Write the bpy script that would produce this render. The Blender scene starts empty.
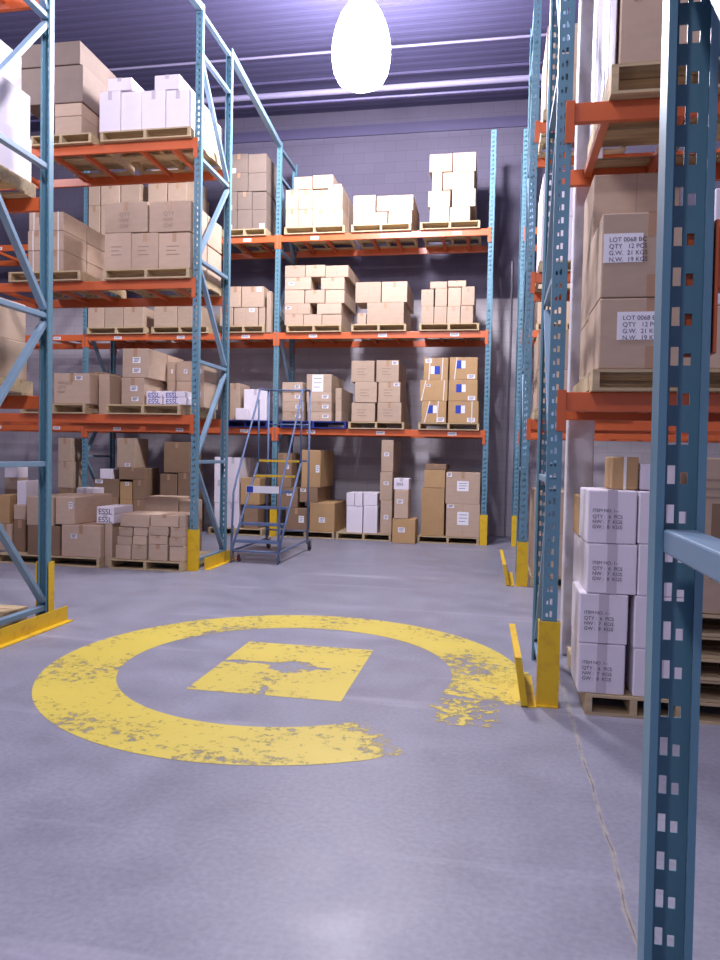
import bpy, bmesh, math, random
from mathutils import Vector, Matrix
random.seed(7)
sc = bpy.context.scene
col = sc.collection

# ------------------------------------------------------------------ camera
FPX, PITCH, ROLL, YAW, EYE = 733.8, -.0346, .0206, .1814, 1.5066
Fv = Vector((-math.sin(YAW)*math.cos(PITCH), math.cos(YAW)*math.cos(PITCH), math.sin(PITCH)))
Rv = Vector((math.cos(YAW), math.sin(YAW), 0)); Uv = Rv.cross(Fv)
R2 = Rv*math.cos(ROLL)+Uv*math.sin(ROLL); U2 = -Rv*math.sin(ROLL)+Uv*math.cos(ROLL)
CAM = Vector((0, 0, EYE))
cd = bpy.data.cameras.new('camera'); cam = bpy.data.objects.new('camera', cd); col.objects.link(cam)
m = Matrix((R2, U2, -Fv)).transposed().to_4x4(); m.translation = CAM
cam.matrix_world = m
cd.sensor_fit = 'VERTICAL'; cd.sensor_height = 36; cd.lens = FPX*36/960; cd.clip_start = .05; cd.clip_end = 200
sc.camera = cam

# ------------------------------------------------------------------ world, lamps, exposure
w = bpy.data.worlds.new('world'); sc.world = w; w.use_nodes = True
bg = w.node_tree.nodes['Background']; bg.inputs[0].default_value = (.60, .60, 1, 1); bg.inputs[1].default_value = .40
LAMP = Vector((-1.90, 9.8, 6.73))          # the high bay lamp in view
LAMPS = [(-1.8, 4.0, 6.9, 640), (-1.8, -1.8, 6.9, 380), (-8.2, 7.2, 6.9, 270), (-7.5, 1.0, 6.9, 240), (5.6, 7.3, 6.9, 130)]
for x, y, z, e in LAMPS:
    l = bpy.data.lights.new('high_bay_light', 'POINT'); l.energy = e; l.color = (.90, .86, 1.0); l.shadow_soft_size = .25
    o = bpy.data.objects.new('high_bay_light', l); o.location = (x, y, z); col.objects.link(o)
vs = sc.view_settings
sc.display_settings.display_device = 'sRGB'
vs.view_transform = 'Standard'; vs.look = 'None'; vs.gamma = 1; vs.use_curve_mapping = False; vs.exposure = 0.43
sc.cycles.max_bounces = 6; sc.cycles.diffuse_bounces = 4; sc.cycles.glossy_bounces = 2

# ------------------------------------------------------------------ photograph measurements to places on known planes
def ray(x, y): return Fv+R2*((x-360)/FPX)+U2*((480-y)/FPX)
def uy(x, y, Y):
    r = ray(x, y); return CAM+r*(Y/r.y)
def rectXZ(r, Y):
    x0, y0, x1, y1 = r; xm, ym = (x0+x1)/2, (y0+y1)/2
    return uy(x0, ym, Y).x, uy(x1, ym, Y).x, uy(xm, y1, Y).z, uy(xm, y0, Y).z

# ------------------------------------------------------------------ materials
def srgb(r, g, b):
    f = lambda c: (c/255/12.92 if c <= 10 else ((c/255+.055)/1.055)**2.4)
    return (f(r), f(g), f(b), 1)
def mat(name, c, rough=.6, metal=0, var=0, scale=20, stretch=(1, 1, 1), bump=0, spec=.5, rand=0, c2=None, thr=None):
    mt = bpy.data.materials.new(name); mt.use_nodes = True
    nt = mt.node_tree; N = nt.nodes; L = nt.links; b = N['Principled BSDF']
    b.inputs['Roughness'].default_value = rough; b.inputs['Metallic'].default_value = metal
    b.inputs['Specular IOR Level'].default_value = spec
    if not (var or rand or c2): b.inputs['Base Color'].default_value = c; return mt
    tc = N.new('ShaderNodeTexCoord'); mp = N.new('ShaderNodeMapping'); mp.inputs['Scale'].default_value = stretch
    L.new(tc.outputs['Object'], mp.inputs['Vector'])
    nz = N.new('ShaderNodeTexNoise'); nz.inputs['Scale'].default_value = scale; nz.inputs['Detail'].default_value = 5
    L.new(mp.outputs[0], nz.inputs['Vector'])
    rp = N.new('ShaderNodeValToRGB')
    d = lambda c, k: (min(1, c[0]*k), min(1, c[1]*k), min(1, c[2]*k), 1)
    rp.color_ramp.elements[0].color = d(c, 1-var); rp.color_ramp.elements[1].color = c2 or d(c, 1+var)
    rp.color_ramp.elements[0].position, rp.color_ramp.elements[1].position = thr or (.3, .7)
    L.new(nz.outputs['Fac'], rp.inputs['Fac']); out = rp.outputs['Color']
    if rand:
        oi = N.new('ShaderNodeObjectInfo'); hs = N.new('ShaderNodeHueSaturation')
        mr = N.new('ShaderNodeMapRange'); mr.inputs['To Min'].default_value = 1-rand; mr.inputs['To Max'].default_value = 1+rand
        L.new(oi.outputs['Random'], mr.inputs['Value']); L.new(mr.outputs[0], hs.inputs['Value']); L.new(out, hs.inputs['Color']); out = hs.outputs['Color']
    L.new(out, b.inputs['Base Color'])
    if bump:
        bp = N.new('ShaderNodeBump'); bp.inputs['Strength'].default_value = bump; bp.inputs['Distance'].default_value = .01
        L.new(nz.outputs['Fac'], bp.inputs['Height']); L.new(bp.outputs[0], b.inputs['Normal'])
    return mt
M = {
 'tan': mat('cardboard', srgb(189, 164, 140), .75, var=.05, scale=6, stretch=(1, 1, 3), rand=.12, bump=.05),
 'brown': mat('dark_cardboard', srgb(142, 114, 88), .75, var=.07, scale=6, rand=.10, bump=.05),
 'kraft': mat('kraft_cardboard', srgb(184, 148, 102), .75, var=.05, scale=6, rand=.08, bump=.05),
 'dim': mat('shaded_cardboard', srgb(132, 116, 104), .75, var=.06, scale=6, rand=.06, bump=.05),  # cardboard copy darkened and greyed for cartons standing in shade
 'white': mat('white_cardboard', srgb(232, 224, 230), .7, var=.03, scale=5, rand=.04),
 'tape': mat('packing_tape', srgb(176, 140, 108), .3), 'paper': mat('label_paper', srgb(238, 236, 240), .6),
 'strap': mat('strapping', srgb(225, 222, 215), .4),
 'ink': mat('ink', srgb(78, 72, 86), .7), 'blueink': mat('blue_ink', srgb(36, 66, 170), .6), 'inklight': mat('worn_ink', srgb(150, 130, 112), .8),
 'tapewhite': mat('clear_tape', srgb(200, 190, 198), .35),
 'wood': mat('pallet_wood', srgb(190, 168, 130), .8, var=.18, scale=5, stretch=(.6, 6, 6), rand=.10, bump=.1),
 'bluewood': mat('blue_plastic', srgb(30, 50, 130), .5),
 'post': mat('blue_steel', srgb(98, 140, 156), .42, var=.08, scale=3, stretch=(4, 4, 1), spec=.5),
 'brace': mat('brace_steel', srgb(122, 150, 170), .45, var=.06, scale=4),
 'orange': mat('orange_steel', srgb(206, 100, 52), .35, var=.06, scale=4),
 'yellow': mat('safety_yellow', srgb(226, 186, 30), .5, c2=srgb(196, 150, 40), scale=9, thr=(.52, .75)),
 'ladder': mat('ladder_blue', srgb(100, 118, 152), .4, var=.08, scale=8),
 'rubber': mat('caster_rubber', srgb(38, 36, 44), .6), 'casterred': mat('caster_maroon', srgb(92, 40, 48), .5),
 'steel': mat('galvanised_steel', srgb(170, 170, 180), .35, metal=.8),
 'housing': mat('lamp_housing', srgb(150, 150, 165), .4, metal=.5),
 'dark': mat('dark_goods', srgb(44, 40, 58), .6), 'wrap': mat('stretch_wrap', srgb(205, 200, 205), .25, var=.08, scale=14, stretch=(1, 1, .3), bump=.4),
 'column': mat('white_column_paint', srgb(214, 210, 216), .6, c2=srgb(190, 182, 182), scale=5, thr=(.45, .7)),
 'conduit': mat('pipe_paint', srgb(118, 112, 138), .6), 'joist': mat('joist_steel', srgb(72, 66, 98), .6),
 'pwhite': mat('folded_paper', srgb(230, 226, 234), .6),
}
e = bpy.data.materials.new('lit_glass'); e.use_nodes = True; bb = e.node_tree.nodes['Principled BSDF']
bb.inputs['Emission Color'].default_value = (.93, .90, 1, 1); bb.inputs['Emission Strength'].default_value = 150
bb.inputs['Base Color'].default_value = (.9, .9, .95, 1); M['lit'] = e

def floor_mat():
    mt = bpy.data.materials.new('sealed_concrete'); mt.use_nodes = True; nt = mt.node_tree; N = nt.nodes; L = nt.links; b = N['Principled BSDF']
    tc = N.new('ShaderNodeTexCoord')
    def noise(s, d=6, st=(1, 1, 1), dist=0):
        mp = N.new('ShaderNodeMapping'); mp.inputs['Scale'].default_value = st; L.new(tc.outputs['Object'], mp.inputs[0])
        n = N.new('ShaderNodeTexNoise'); n.inputs['Scale'].default_value = s; n.inputs['Detail'].default_value = d; n.inputs['Distortion'].default_value = dist
        L.new(mp.outputs[0], n.inputs['Vector']); return n.outputs['Fac']
    def ramp(f, a, b_, c0, c1):
        r = N.new('ShaderNodeValToRGB'); r.color_ramp.elements[0].position = a; r.color_ramp.elements[1].position = b_
        r.color_ramp.elements[0].color = c0; r.color_ramp.elements[1].color = c1; L.new(f, r.inputs['Fac']); return r.outputs['Color']
    def mix(f, a, b_, blend='MIX'):
        x = N.new('ShaderNodeMix'); x.data_type = 'RGBA'; x.blend_type = blend
        if hasattr(f, 'is_linked'): L.new(f, x.inputs[0])
        else: x.inputs[0].default_value = f
        for s, v in ((6, a), (7, b_)):
            if hasattr(v, 'is_linked'): L.new(v, x.inputs[s])
            else: x.inputs[s].default_value = v
        return x.outputs[2]
    def math_(op, a, b_=None, c=None):
        x = N.new('ShaderNodeMath'); x.operation = op
        for i, v in enumerate((a, b_, c)):
            if v is None: continue
            if hasattr(v, 'is_linked'): L.new(v, x.inputs[i])
            else: x.inputs[i].default_value = v
        return x.outputs[0]
    big = noise(.55, 8, dist=.6); mid = noise(3.2, 8); fine = noise(40, 4); sc_ = noise(1.1, 9, (.35, 3.2, 1), .4)
    base = ramp(big, .3, .7, srgb(120, 122, 134), srgb(140, 142, 154))
    base = mix(.22, base, ramp(mid, .3, .7, srgb(128, 124, 136), srgb(178, 174, 186)))
    base = mix(.10, base, ramp(fine, .3, .7, srgb(90, 90, 105), srgb(215, 212, 225)))
    base = mix(ramp(sc_, .60, .72, (0, 0, 0, 1), (.28, .28, .28, 1)), base, srgb(206, 200, 214))        # pale scuffs
    # faint stray yellow paint
    sx = N.new('ShaderNodeSeparateXYZ'); L.new(tc.outputs['Object'], sx.inputs[0])
    # control joint at X = .478, running along Y
    wob = math_('MULTIPLY', math_('SUBTRACT', noise(2.2, 9), .5), .055)
    d = math_('ABSOLUTE', math_('SUBTRACT', math_('ADD', sx.outputs[0], wob), .478))
    wide = ramp(math_('ADD', d, math_('MULTIPLY', math_('SUBTRACT', noise(14, 6), .5), .03)), .004, .013, (1, 1, 1, 1), (0, 0, 0, 1))
    thin = ramp(d, .0012, .0045, (1, 1, 1, 1), (0, 0, 0, 1))
    base = mix(mix(1., wide, (.55, .55, .55, 1), 'MULTIPLY'), base, srgb(186, 176, 150))
    base = mix(mix(1., thin, ramp(noise(7, 4), .42, .58, (0, 0, 0, 1), (.9, .9, .9, 1)), 'MULTIPLY'), base, srgb(84, 76, 80))
    # grime patch at the foot of the white column
    L.new(base, b.inputs['Base Color'])
    rr = N.new('ShaderNodeMapRange'); rr.inputs['From Min'].default_value = .3; rr.inputs['From Max'].default_value = .7
    rr.inputs['To Min'].default_value = .36; rr.inputs['To Max'].default_value = .52; L.new(mid, rr.inputs['Value']); L.new(rr.outputs[0], b.inputs['Roughness'])
    bp = N.new('ShaderNodeBump'); bp.inputs['Strength'].default_value = .15; bp.inputs['Distance'].default_value = .004
    L.new(mid, bp.inputs['Height']); L.new(bp.outputs[0], b.inputs['Normal'])
    b.inputs['Specular IOR Level'].default_value = .45
    return mt
def paint_mat(name, thr, width=.06, seed=0):
    mt = bpy.data.materials.new(name); mt.use_nodes = True; nt = mt.node_tree; N = nt.nodes; L = nt.links; b = N['Principled BSDF']
    out = N['Material Output']; tc = N.new('ShaderNodeTexCoord'); mp = N.new('ShaderNodeMapping'); mp.inputs['Location'].default_value = (seed, seed*2, 0)
    L.new(tc.outputs['Object'], mp.inputs[0])
    n1 = N.new('ShaderNodeTexNoise'); n1.inputs['Scale'].default_value = 15; n1.inputs['Detail'].default_value = 12; n1.inputs['Roughness'].default_value = .72; L.new(mp.outputs[0], n1.inputs['Vector'])
    n2 = N.new('ShaderNodeTexNoise'); n2.inputs['Scale'].default_value = 1.6; n2.inputs['Detail'].default_value = 4; L.new(mp.outputs[0], n2.inputs['Vector'])
    vc = N.new('ShaderNodeVertexColor'); vc.layer_name = 'wear'
    a = N.new('ShaderNodeMath'); a.operation = 'MULTIPLY_ADD'; a.inputs[1].default_value = .55; L.new(n2.outputs['Fac'], a.inputs[0]); L.new(n1.outputs['Fac'], a.inputs[2])
    s = N.new('ShaderNodeMath'); s.operation = 'SUBTRACT'; L.new(a.outputs[0], s.inputs[0]); L.new(vc.outputs['Color'], s.inputs[1])
    mr = N.new('ShaderNodeMapRange'); mr.inputs['From Min'].default_value = thr; mr.inputs['From Max'].default_value = thr+width; L.new(s.outputs[0], mr.inputs['Value'])
    rp = N.new('ShaderNodeValToRGB'); rp.color_ramp.elements[0].color = srgb(206, 188, 88); rp.color_ramp.elements[1].color = srgb(230, 208, 84)
    L.new(n2.outputs['Fac'], rp.inputs['Fac']); L.new(rp.outputs[0], b.inputs['Base Color']); b.inputs['Roughness'].default_value = .42
    tr = N.new('ShaderNodeBsdfTransparent'); mx = N.new('ShaderNodeMixShader'); L.new(mr.outputs[0], mx.inputs[0]); L.new(tr.outputs[0], mx.inputs[1]); L.new(b.outputs[0], mx.inputs[2])
    L.new(mx.outputs[0], out.inputs['Surface']); return mt
def block_mat():
    mt = bpy.data.materials.new('painted_block'); mt.use_nodes = True; nt = mt.node_tree; N = nt.nodes; L = nt.links; b = N['Principled BSDF']
    tc = N.new('ShaderNodeTexCoord'); mp = N.new('ShaderNodeMapping'); mp.inputs['Rotation'].default_value = (math.pi/2, 0, 0)
    L.new(tc.outputs['Object'], mp.inputs[0]); br = N.new('ShaderNodeTexBrick'); L.new(mp.outputs[0], br.inputs['Vector'])
    br.inputs['Scale'].default_value = 1; br.inputs['Brick Width'].default_value = .41; br.inputs['Row Height'].default_value = .205; br.inputs['Mortar Size'].default_value = .006
    br.inputs['Color1'].default_value = (1, 1, 1, 1); br.inputs['Color2'].default_value = (.93, .93, .93, 1); br.inputs['Mortar'].default_value = (.78, .78, .78, 1)
    sx = N.new('ShaderNodeSeparateXYZ'); L.new(tc.outputs['Object'], sx.inputs[0])
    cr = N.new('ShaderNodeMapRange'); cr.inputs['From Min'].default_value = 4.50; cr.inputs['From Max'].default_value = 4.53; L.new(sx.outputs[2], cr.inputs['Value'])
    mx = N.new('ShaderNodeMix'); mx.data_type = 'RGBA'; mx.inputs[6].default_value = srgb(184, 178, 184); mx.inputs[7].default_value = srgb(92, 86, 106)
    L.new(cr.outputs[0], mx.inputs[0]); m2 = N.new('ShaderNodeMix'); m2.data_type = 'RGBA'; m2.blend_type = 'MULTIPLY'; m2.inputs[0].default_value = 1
    L.new(mx.outputs[2], m2.inputs[6]); L.new(br.outputs['Color'], m2.inputs[7]); L.new(m2.outputs[2], b.inputs['Base Color']); b.inputs['Roughness'].default_value = .7
    return mt

# ------------------------------------------------------------------ mesh helpers
def nb(): return bmesh.new()
def box(bm, x0, x1, y0, y1, z0, z1, M4=None):
    vs_ = [bm.verts.new((x, y, z)) for x in (x0, x1) for y in (y0, y1) for z in (z0, z1)]
    for f in ((0, 1, 3, 2), (4, 6, 7, 5), (0, 4, 5, 1), (2, 3, 7, 6), (0, 2, 6, 4), (1, 5, 7, 3)): bm.faces.new([vs_[i] for i in f])
    if M4 is not None: bmesh.ops.transform(bm, matrix=M4, verts=vs_)
    return vs_
def bar(bm, a, b, wx, wz):
    a, b = Vector(a), Vector(b); d = b-a; q = d.to_track_quat('Y', 'Z'); Mx = q.to_matrix().to_4x4(); Mx.translation = a
    box(bm, -wx/2, wx/2, 0, d.length, -wz/2, wz/2, Mx)
def tube(bm, pts, r, seg=8):
    pts = [Vector(p) for p in pts]; rings = []
    for i, p in enumerate(pts):
        t = ((pts[min(i+1, len(pts)-1)]-pts[max(i-1, 0)])).normalized(); q = t.to_track_quat('Z', 'Y')
        rings.append([bm.verts.new(p+q@Vector((r*math.cos(2*math.pi*k/seg), r*math.sin(2*math.pi*k/seg), 0))) for k in range(seg)])
    for a, b in zip(rings, rings[1:]):
        for k in range(seg): bm.faces.new((a[k], a[(k+1) % seg], b[(k+1) % seg], b[k]))
    bm.faces.new(rings[0][::-1]); bm.faces.new(rings[-1])
def lathe(bm, prof, seg=32, M4=None, caps=True):
    rings = []; vsn = []
    for r, z in prof:
        ring = [bm.verts.new((r*math.cos(2*math.pi*k/seg), r*math.sin(2*math.pi*k/seg), z)) for k in range(seg)]; rings.append(ring); vsn += ring
    for a, b in zip(rings, rings[1:]):
        for k in range(seg): bm.faces.new((a[k], a[(k+1) % seg], b[(k+1) % seg], b[k]))
    if caps: bm.faces.new(rings[0][::-1]); bm.faces.new(rings[-1])
    if M4 is not None: bmesh.ops.transform(bm, matrix=M4, verts=vsn)
def build(name, bm, material, parent=None, bevel=0, smooth=False, loc=None):
    bmesh.ops.recalc_face_normals(bm, faces=bm.faces)
    if bevel: bmesh.ops.bevel(bm, geom=bm.edges[:], offset=bevel, segments=2, affect='EDGES', profile=.5)
    me = bpy.data.meshes.new(name); bm.to_mesh(me); bm.free()
    if smooth:
        for p in me.polygons: p.use_smooth = True
    me.materials.append(M[material] if isinstance(material, str) else material)
    o = bpy.data.objects.new(name, me); col.objects.link(o)
    if parent: o.parent = parent
    if loc: o.location = loc
    return o
def empty(name, loc=(0, 0, 0), rz=0):
    o = bpy.data.objects.new(name, None); col.objects.link(o); o.location = loc; o.rotation_euler = (0, 0, rz); o.empty_display_size = .1; return o
def tag(o, label, cat, group=None, kind=None):
    if label: o['label'] = label
    if cat: o['category'] = cat
    if group: o['group'] = group
    if kind: o['kind'] = kind
    return o
def link_copy(o, parent, loc=None):
    c = o.copy(); col.objects.link(c); c.parent = parent
    if loc is not None: c.location = loc
    return c
def text(name, s, size, material, parent, loc, rot=(math.pi/2, 0, 0), align='LEFT', extr=.0004):
    cu = bpy.data.curves.new(name, 'FONT'); cu.body = s; cu.size = size; cu.extrude = extr; cu.align_x = align; cu.align_y = 'TOP'; cu.space_line = 1.05
    t = bpy.data.objects.new('tmp', cu); col.objects.link(t)
    bpy.context.view_layer.update()
    me = bpy.data.meshes.new_from_object(t.evaluated_get(bpy.context.evaluated_depsgraph_get())); bpy.data.objects.remove(t); me.name = name
    me.materials.clear(); me.materials.append(M[material])
    o = bpy.data.objects.new(name, me); col.objects.link(o); o.parent = parent; o.location = loc; o.rotation_euler = rot; return o

# ------------------------------------------------------------------ setting
WY = 14.25; ZC = 8.2
def struct(name, bm, m, **k):
    o = build(name, bm, m, **k); o['kind'] = 'structure'; return o
b = nb(); box(b, -18, 14, -8, WY+.2, -.2, 0); struct('floor', b, floor_mat())
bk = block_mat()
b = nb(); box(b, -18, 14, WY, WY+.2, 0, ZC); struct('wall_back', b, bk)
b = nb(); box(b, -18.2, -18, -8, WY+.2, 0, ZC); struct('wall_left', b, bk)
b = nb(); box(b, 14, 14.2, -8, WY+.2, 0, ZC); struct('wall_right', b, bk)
# ribbed steel roof deck: ribs run along X
deck = mat('roof_deck_glow_tint', srgb(72, 68, 102), .8, var=.08, scale=3, stretch=(.2, 3, 1))  # violet glow around the lamp is mixed into the deck colour
b = nb(); y = -8.0; prof = []
while y < WY: prof += [(y, ZC), (y+.09, ZC), (y+.11, ZC+.004), (y+.17, ZC+.004)]; y += .19
prof.append((WY+.2, ZC)); L_ = [b.verts.new((-18, p[0], p[1])) for p in prof]; R_ = [b.verts.new((14, p[0], p[1])) for p in prof]
for i in range(len(prof)-1): b.faces.new((L_[i], L_[i+1], R_[i+1], R_[i]))
T = [b.verts.new(v) for v in ((-18, -8, ZC+.2), (14, -8, ZC+.2), (14, WY+.2, ZC+.2), (-18, WY+.2, ZC+.2))]; b.faces.new(T)
struct('ceiling', b, deck)
# joists and pipes below the deck
def trim(n, bm, m): return struct('trim_%d' % n, bm, m)
b = nb()
for z in (ZC-.02, ZC-.42): box(b, -18, 14, 12.9, 12.96, z-.04, z)
trim(1, b, 'joist')
b = nb(); tube(b, [(-18, 12.5, 7.72), (14, 12.5, 7.72)], .05, 12); trim(5, b, 'conduit')
b = nb(); tube(b, [(-18, 11.75, 7.98), (14, 11.75, 7.98)], .02, 8); trim(6, b, 'conduit')
b = nb(); tube(b, [(-18, 12.25, 7.45), (14, 12.25, 7.45)], .02, 8); trim(7, b, 'joist')
b = nb(); box(b, -18, 14, WY-.03, WY, ZC-.5, ZC-.3); trim(8, b, 'joist')
# conduit down the back wall at the right of the back rack
b = nb(); tube(b, [(.22, WY-.03, 0), (.22, WY-.03, 5.2)], .02, 8); trim(9, b, 'steel')
# white building column behind the near right rack
b = nb(); box(b, .54, .735, 5.78, 5.97, 0, ZC); 
o = struct('trim_10', b, 'column', bevel=.012)

# ------------------------------------------------------------------ painted floor markings
def marking(name, faces, m, label, zm=.0015):
    """faces: list of [(x, y, wear)...]"""
    bm = nb(); ly = bm.loops.layers.color.new('wear'); cache = {}
    for f in faces:
        vs_ = []
        for x, y, wv in f:
            k = (round(x, 5), round(y, 5))
            if k not in cache: cache[k] = bm.verts.new((x, y, zm))
            vs_.append(cache[k])
        try: fc = bm.faces.new(vs_)
        except ValueError: continue
        for lp, (x, y, wv) in zip(fc.loops, f): lp[ly] = (wv, wv, wv, 1)
    o = build(name, bm, m); tag(o, label, 'floor marking'); return o
CX, CY, RO, RI = -1.40, 4.96, 1.65, 1.15
def wear_ring(a):   # degrees, 0 = +X, 90 = away from the camera
    a = (a+180) % 360-180
    if -66 < a <= -50: return .0+.55*(a+66)/16
    if -50 < a < -16: return .9
    if -16 <= a < 26: return .34-.24*(a+16)/42
    if 26 <= a < 40: return .08
    if -92 < a <= -66: return .0
    if -170 < a <= -92: return .09
    return .04
faces = []; NS = 180; NR = 6
for i in range(NS):
    a0, a1 = 360*i/NS, 360*(i+1)/NS
    for j in range(NR):
        r0, r1 = RI+(RO-RI)*j/NR, RI+(RO-RI)*(j+1)/NR
        P = lambda a, r: (CX+r*math.cos(math.radians(a)), CY+r*math.sin(math.radians(a)), wear_ring(a))
        faces.append([P(a0, r0), P(a0, r1), P(a1, r1), P(a1, r0)])
marking('painted_ring', faces, paint_mat('worn_yellow_paint', .60, .13), 'large worn yellow painted ring on the grey concrete floor')
def quadgrid(x0, x1, y0, y1, wf, n=60):
    fs = []
    for i in range(n):
        for j in range(n):
            u0, u1, v0, v1 = i/n, (i+1)/n, j/n, (j+1)/n
            P = lambda u, v: (x0+(x1-x0)*u, y0+(y1-y0)*v, wf(u, v))
            fs.append([P(u0, v0), P(u1, v0), P(u1, v1), P(u0, v1)])
    return fs
def wf(u, v):
    if abs(v-.54-.02*math.sin(u*7)) < (.022 if u < .4 else .014) and u < .93: return .6 if u < .8 else .25
    if ((u-.52)/.17)**2+((v-.52)/.11)**2 < 1: return .42
    if abs(u-.50+.03*math.sin(v*14)) < .022 and v < .5: return .26+.2*(v < .12)
    return .03
marking('painted_square', quadgrid(-1.885, -.884, 4.33, 5.545, wf), paint_mat('worn_yellow_square_paint', .60, .12, 3.1), 'worn yellow painted square in the middle of the ring on the floor')
marking('painted_patch', quadgrid(-.05, .27, 4.86, 5.24, lambda u, v: .05+.34*abs(v-.5)*2*(1.4-u)+.25*(u < .12)), paint_mat('yellow_patch_paint', .66, .06, 1.7), 'ragged yellow paint patch beside the bent yellow guard plate', .003)
marking('painted_remnant', quadgrid(-.36, .06, 4.10, 4.55, lambda u, v: .14+.30*abs(u-.5)), paint_mat('yellow_remnant_paint', .74, .06, 5.3), 'broken yellow paint remnants right of the ring gap on the floor', .0025)

# ------------------------------------------------------------------ pallet racks
D = 1.07; Z1, Z2, Z3, ZT = 1.957, 3.653, 5.373, 7.02
PITCHZ = .0762
def post_mesh():
    bm = nb(); xs = [-.0425, -.0245, -.011, -.002, .0125, .0425]; zs = []; n = int(ZT/PITCHZ)
    for i in range(n): zs += [i*PITCHZ+d for d in (0, .012, .035, .048)]
    zs.append(n*PITCHZ); V = [[bm.verts.new((x, 0, z)) for x in xs] for z in zs]
    for r in range(len(zs)-1):
        k = r % 4
        for c in range(5):
            if c == 3 and k in (1, 2): continue
            if c == 1 and k == 1: continue
            bm.faces.new((V[r][c], V[r][c+1], V[r+1][c+1], V[r+1][c]))
    z1 = zs[-1]
    for s in (-1, 1):
        a = [bm.verts.new((s*.0425, 0, z)) for z in (0, z1)]; b_ = [bm.verts.new((s*.0425, .058, z)) for z in (0, z1)]; c_ = [bm.verts.new((s*.029, .058, z)) for z in (0, z1)]
        bm.faces.new((a[0], b_[0], b_[1], a[1])); bm.faces.new((b_[0], c_[0], c_[1], b_[1]))
    me = bpy.data.meshes.new('upright_post'); bm.to_mesh(me); bm.free(); me.materials.append(M['post']); return me
POST = post_mesh()
def guard_mesh():
    bm = nb(); h = .52
    box(bm, -.064, .064, -.018, -.010, 0, h); box(bm, -.064, -.056, -.010, .06, 0, h); box(bm, .056, .064, -.010, .06, 0, h); box(bm, -.064, .064, -.04, -.018, 0, .008)
    bmesh.ops.recalc_face_normals(bm, faces=bm.faces)
    me = bpy.data.meshes.new('post_guard'); bm.to_mesh(me); bm.free(); me.materials.append(M['yellow']); return me
GUARD = guard_mesh()
def lobj(name, me, parent, loc, rz=0):
    o = bpy.data.objects.new(name, me); col.objects.link(o); o.parent = parent; o.location = loc; o.rotation_euler = (0, 0, rz); return o
def post(parent, x, y, rear, guard):
    p = lobj('upright_post', POST, parent, (x, y, 0), math.pi if rear else 0)
    s = p.modifiers.new('thickness', 'SOLIDIFY'); s.thickness = .0028; s.offset = 0
    if guard: lobj('post_guard', GUARD, p, (0, 0, 0))
    return p
HZ = [.12, 1.37, 2.64, 3.90, 5.15, 6.42]
def frame(parent, x, y0, gn=True, gf=False, braces=True, near=True, HZ=HZ):
    if near: post(parent, x, y0, False, gn)
    post(parent, x, y0+D, True, gf)
    if not braces: return
    ya, yb = y0+.062, y0+D-.062
    def br(a, b_):
        bm = nb(); bar(bm, a, b_, .06, .044); build('brace', bm, 'brace', parent, bevel=.004)
    for z in HZ+[6.92]: br((x, ya, z), (x, yb, z))
    for i in range(5):
        za, zb = HZ[i]+.06, HZ[i+1]-.06
        if i % 2 == 0: br((x, ya, zb), (x, yb, za))
        else: br((x, ya, za), (x, yb, zb))
STK = []
def beams(parent, x0, x1, y0, levels, cross=3, conn=True, stickers=()):
    for li, z in enumerate(levels):
        for far in (0, 1):
            ys = (y0-.004, y0+.040) if not far else (y0+D-.040, y0+D+.004)
            bm = nb(); box(bm, x0+.05, x1-.05, ys[0], ys[1], z-.115, z)
            bl = build('beam', bm, 'orange', parent, bevel=.005)
            for xe in (x0, x1):
                s = 1 if xe == x0 else -1
                bm = nb(); yy = (ys[0]-.008, ys[0]-.001) if not far else (ys[1]+.001, ys[1]+.008)
                xa, xb = sorted((xe+s*.005, xe+s*.058)); box(bm, xa, xb, yy[0], yy[1], z-.235, z+.012)
                box(bm, *sorted((xe+s*.0505, xe+s*.058)), ys[0]-.006, ys[1]+.006, z-.235, z+.012)
                build('end_connector', bm, 'orange', bl, bevel=.002)
            if not far:
                for k, sx_ in enumerate(stickers):
                    if li in sx_[1]:
                        bm = nb(); box(bm, sx_[0]-.075, sx_[0]+.075, ys[0]-.0015, ys[0]-.0002, z-.09, z-.035); q = build('location_label', bm, 'paper', bl)
                        bm = nb()
                        for t in range(7): box(bm, sx_[0]-.06+t*.017, sx_[0]-.052+t*.017, ys[0]-.0022, ys[0]-.0012, z-.078, z-.045)
                        build('bar_code', bm, 'ink', bl)
        for k in range(cross):
            xc = x0+(x1-x0)*(k+.5)/cross
            bm = nb(); box(bm, xc-.24, xc-.19, y0+.041, y0+D-.041, z-.06, z-.006); build('pallet_support', bm, 'orange', parent)
            bm = nb(); box(bm, xc+.19, xc+.24, y0+.041, y0+D-.041, z-.06, z-.006); build('pallet_support', bm, 'orange', parent)

YB = 12.71; XB = -.165; BAY = 3.74
rb = tag(empty('pallet_rack', (0, 0, 0)), 'long blue and orange pallet rack along the back wall', 'pallet rack')
for i in range(4): frame(rb, XB-BAY*i, YB, gn=True)
for i in range(3): beams(rb, XB-BAY*(i+1), XB-BAY*i, YB, (Z1, Z2, Z3), stickers=[(XB-BAY*i-BAY*(k+.5)/3+.05, (0, 1, 2)) for k in range(3)])
X1, Y1 = -3.716, 8.685
rl = tag(empty('pallet_rack'), 'blue and orange pallet rack on the left whose end stands beside the rolling ladder', 'pallet rack')
frame(rl, X1, Y1); frame(rl, X1-BAY, Y1); beams(rl, X1-BAY, X1, Y1, (Z1, Z2, Z3))
X0, Y0 = -3.835, 5.794-D
rn = tag(empty('pallet_rack'), 'nearest blue pallet rack at the left edge, cut off by the picture', 'pallet rack')
frame(rn, X0, Y0, gf=True); beams(rn, X0-BAY, X0, Y0, (Z1, Z2, Z3)); frame(rn, X0-BAY, Y0)
XR, YR = .351, 4.56
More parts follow.
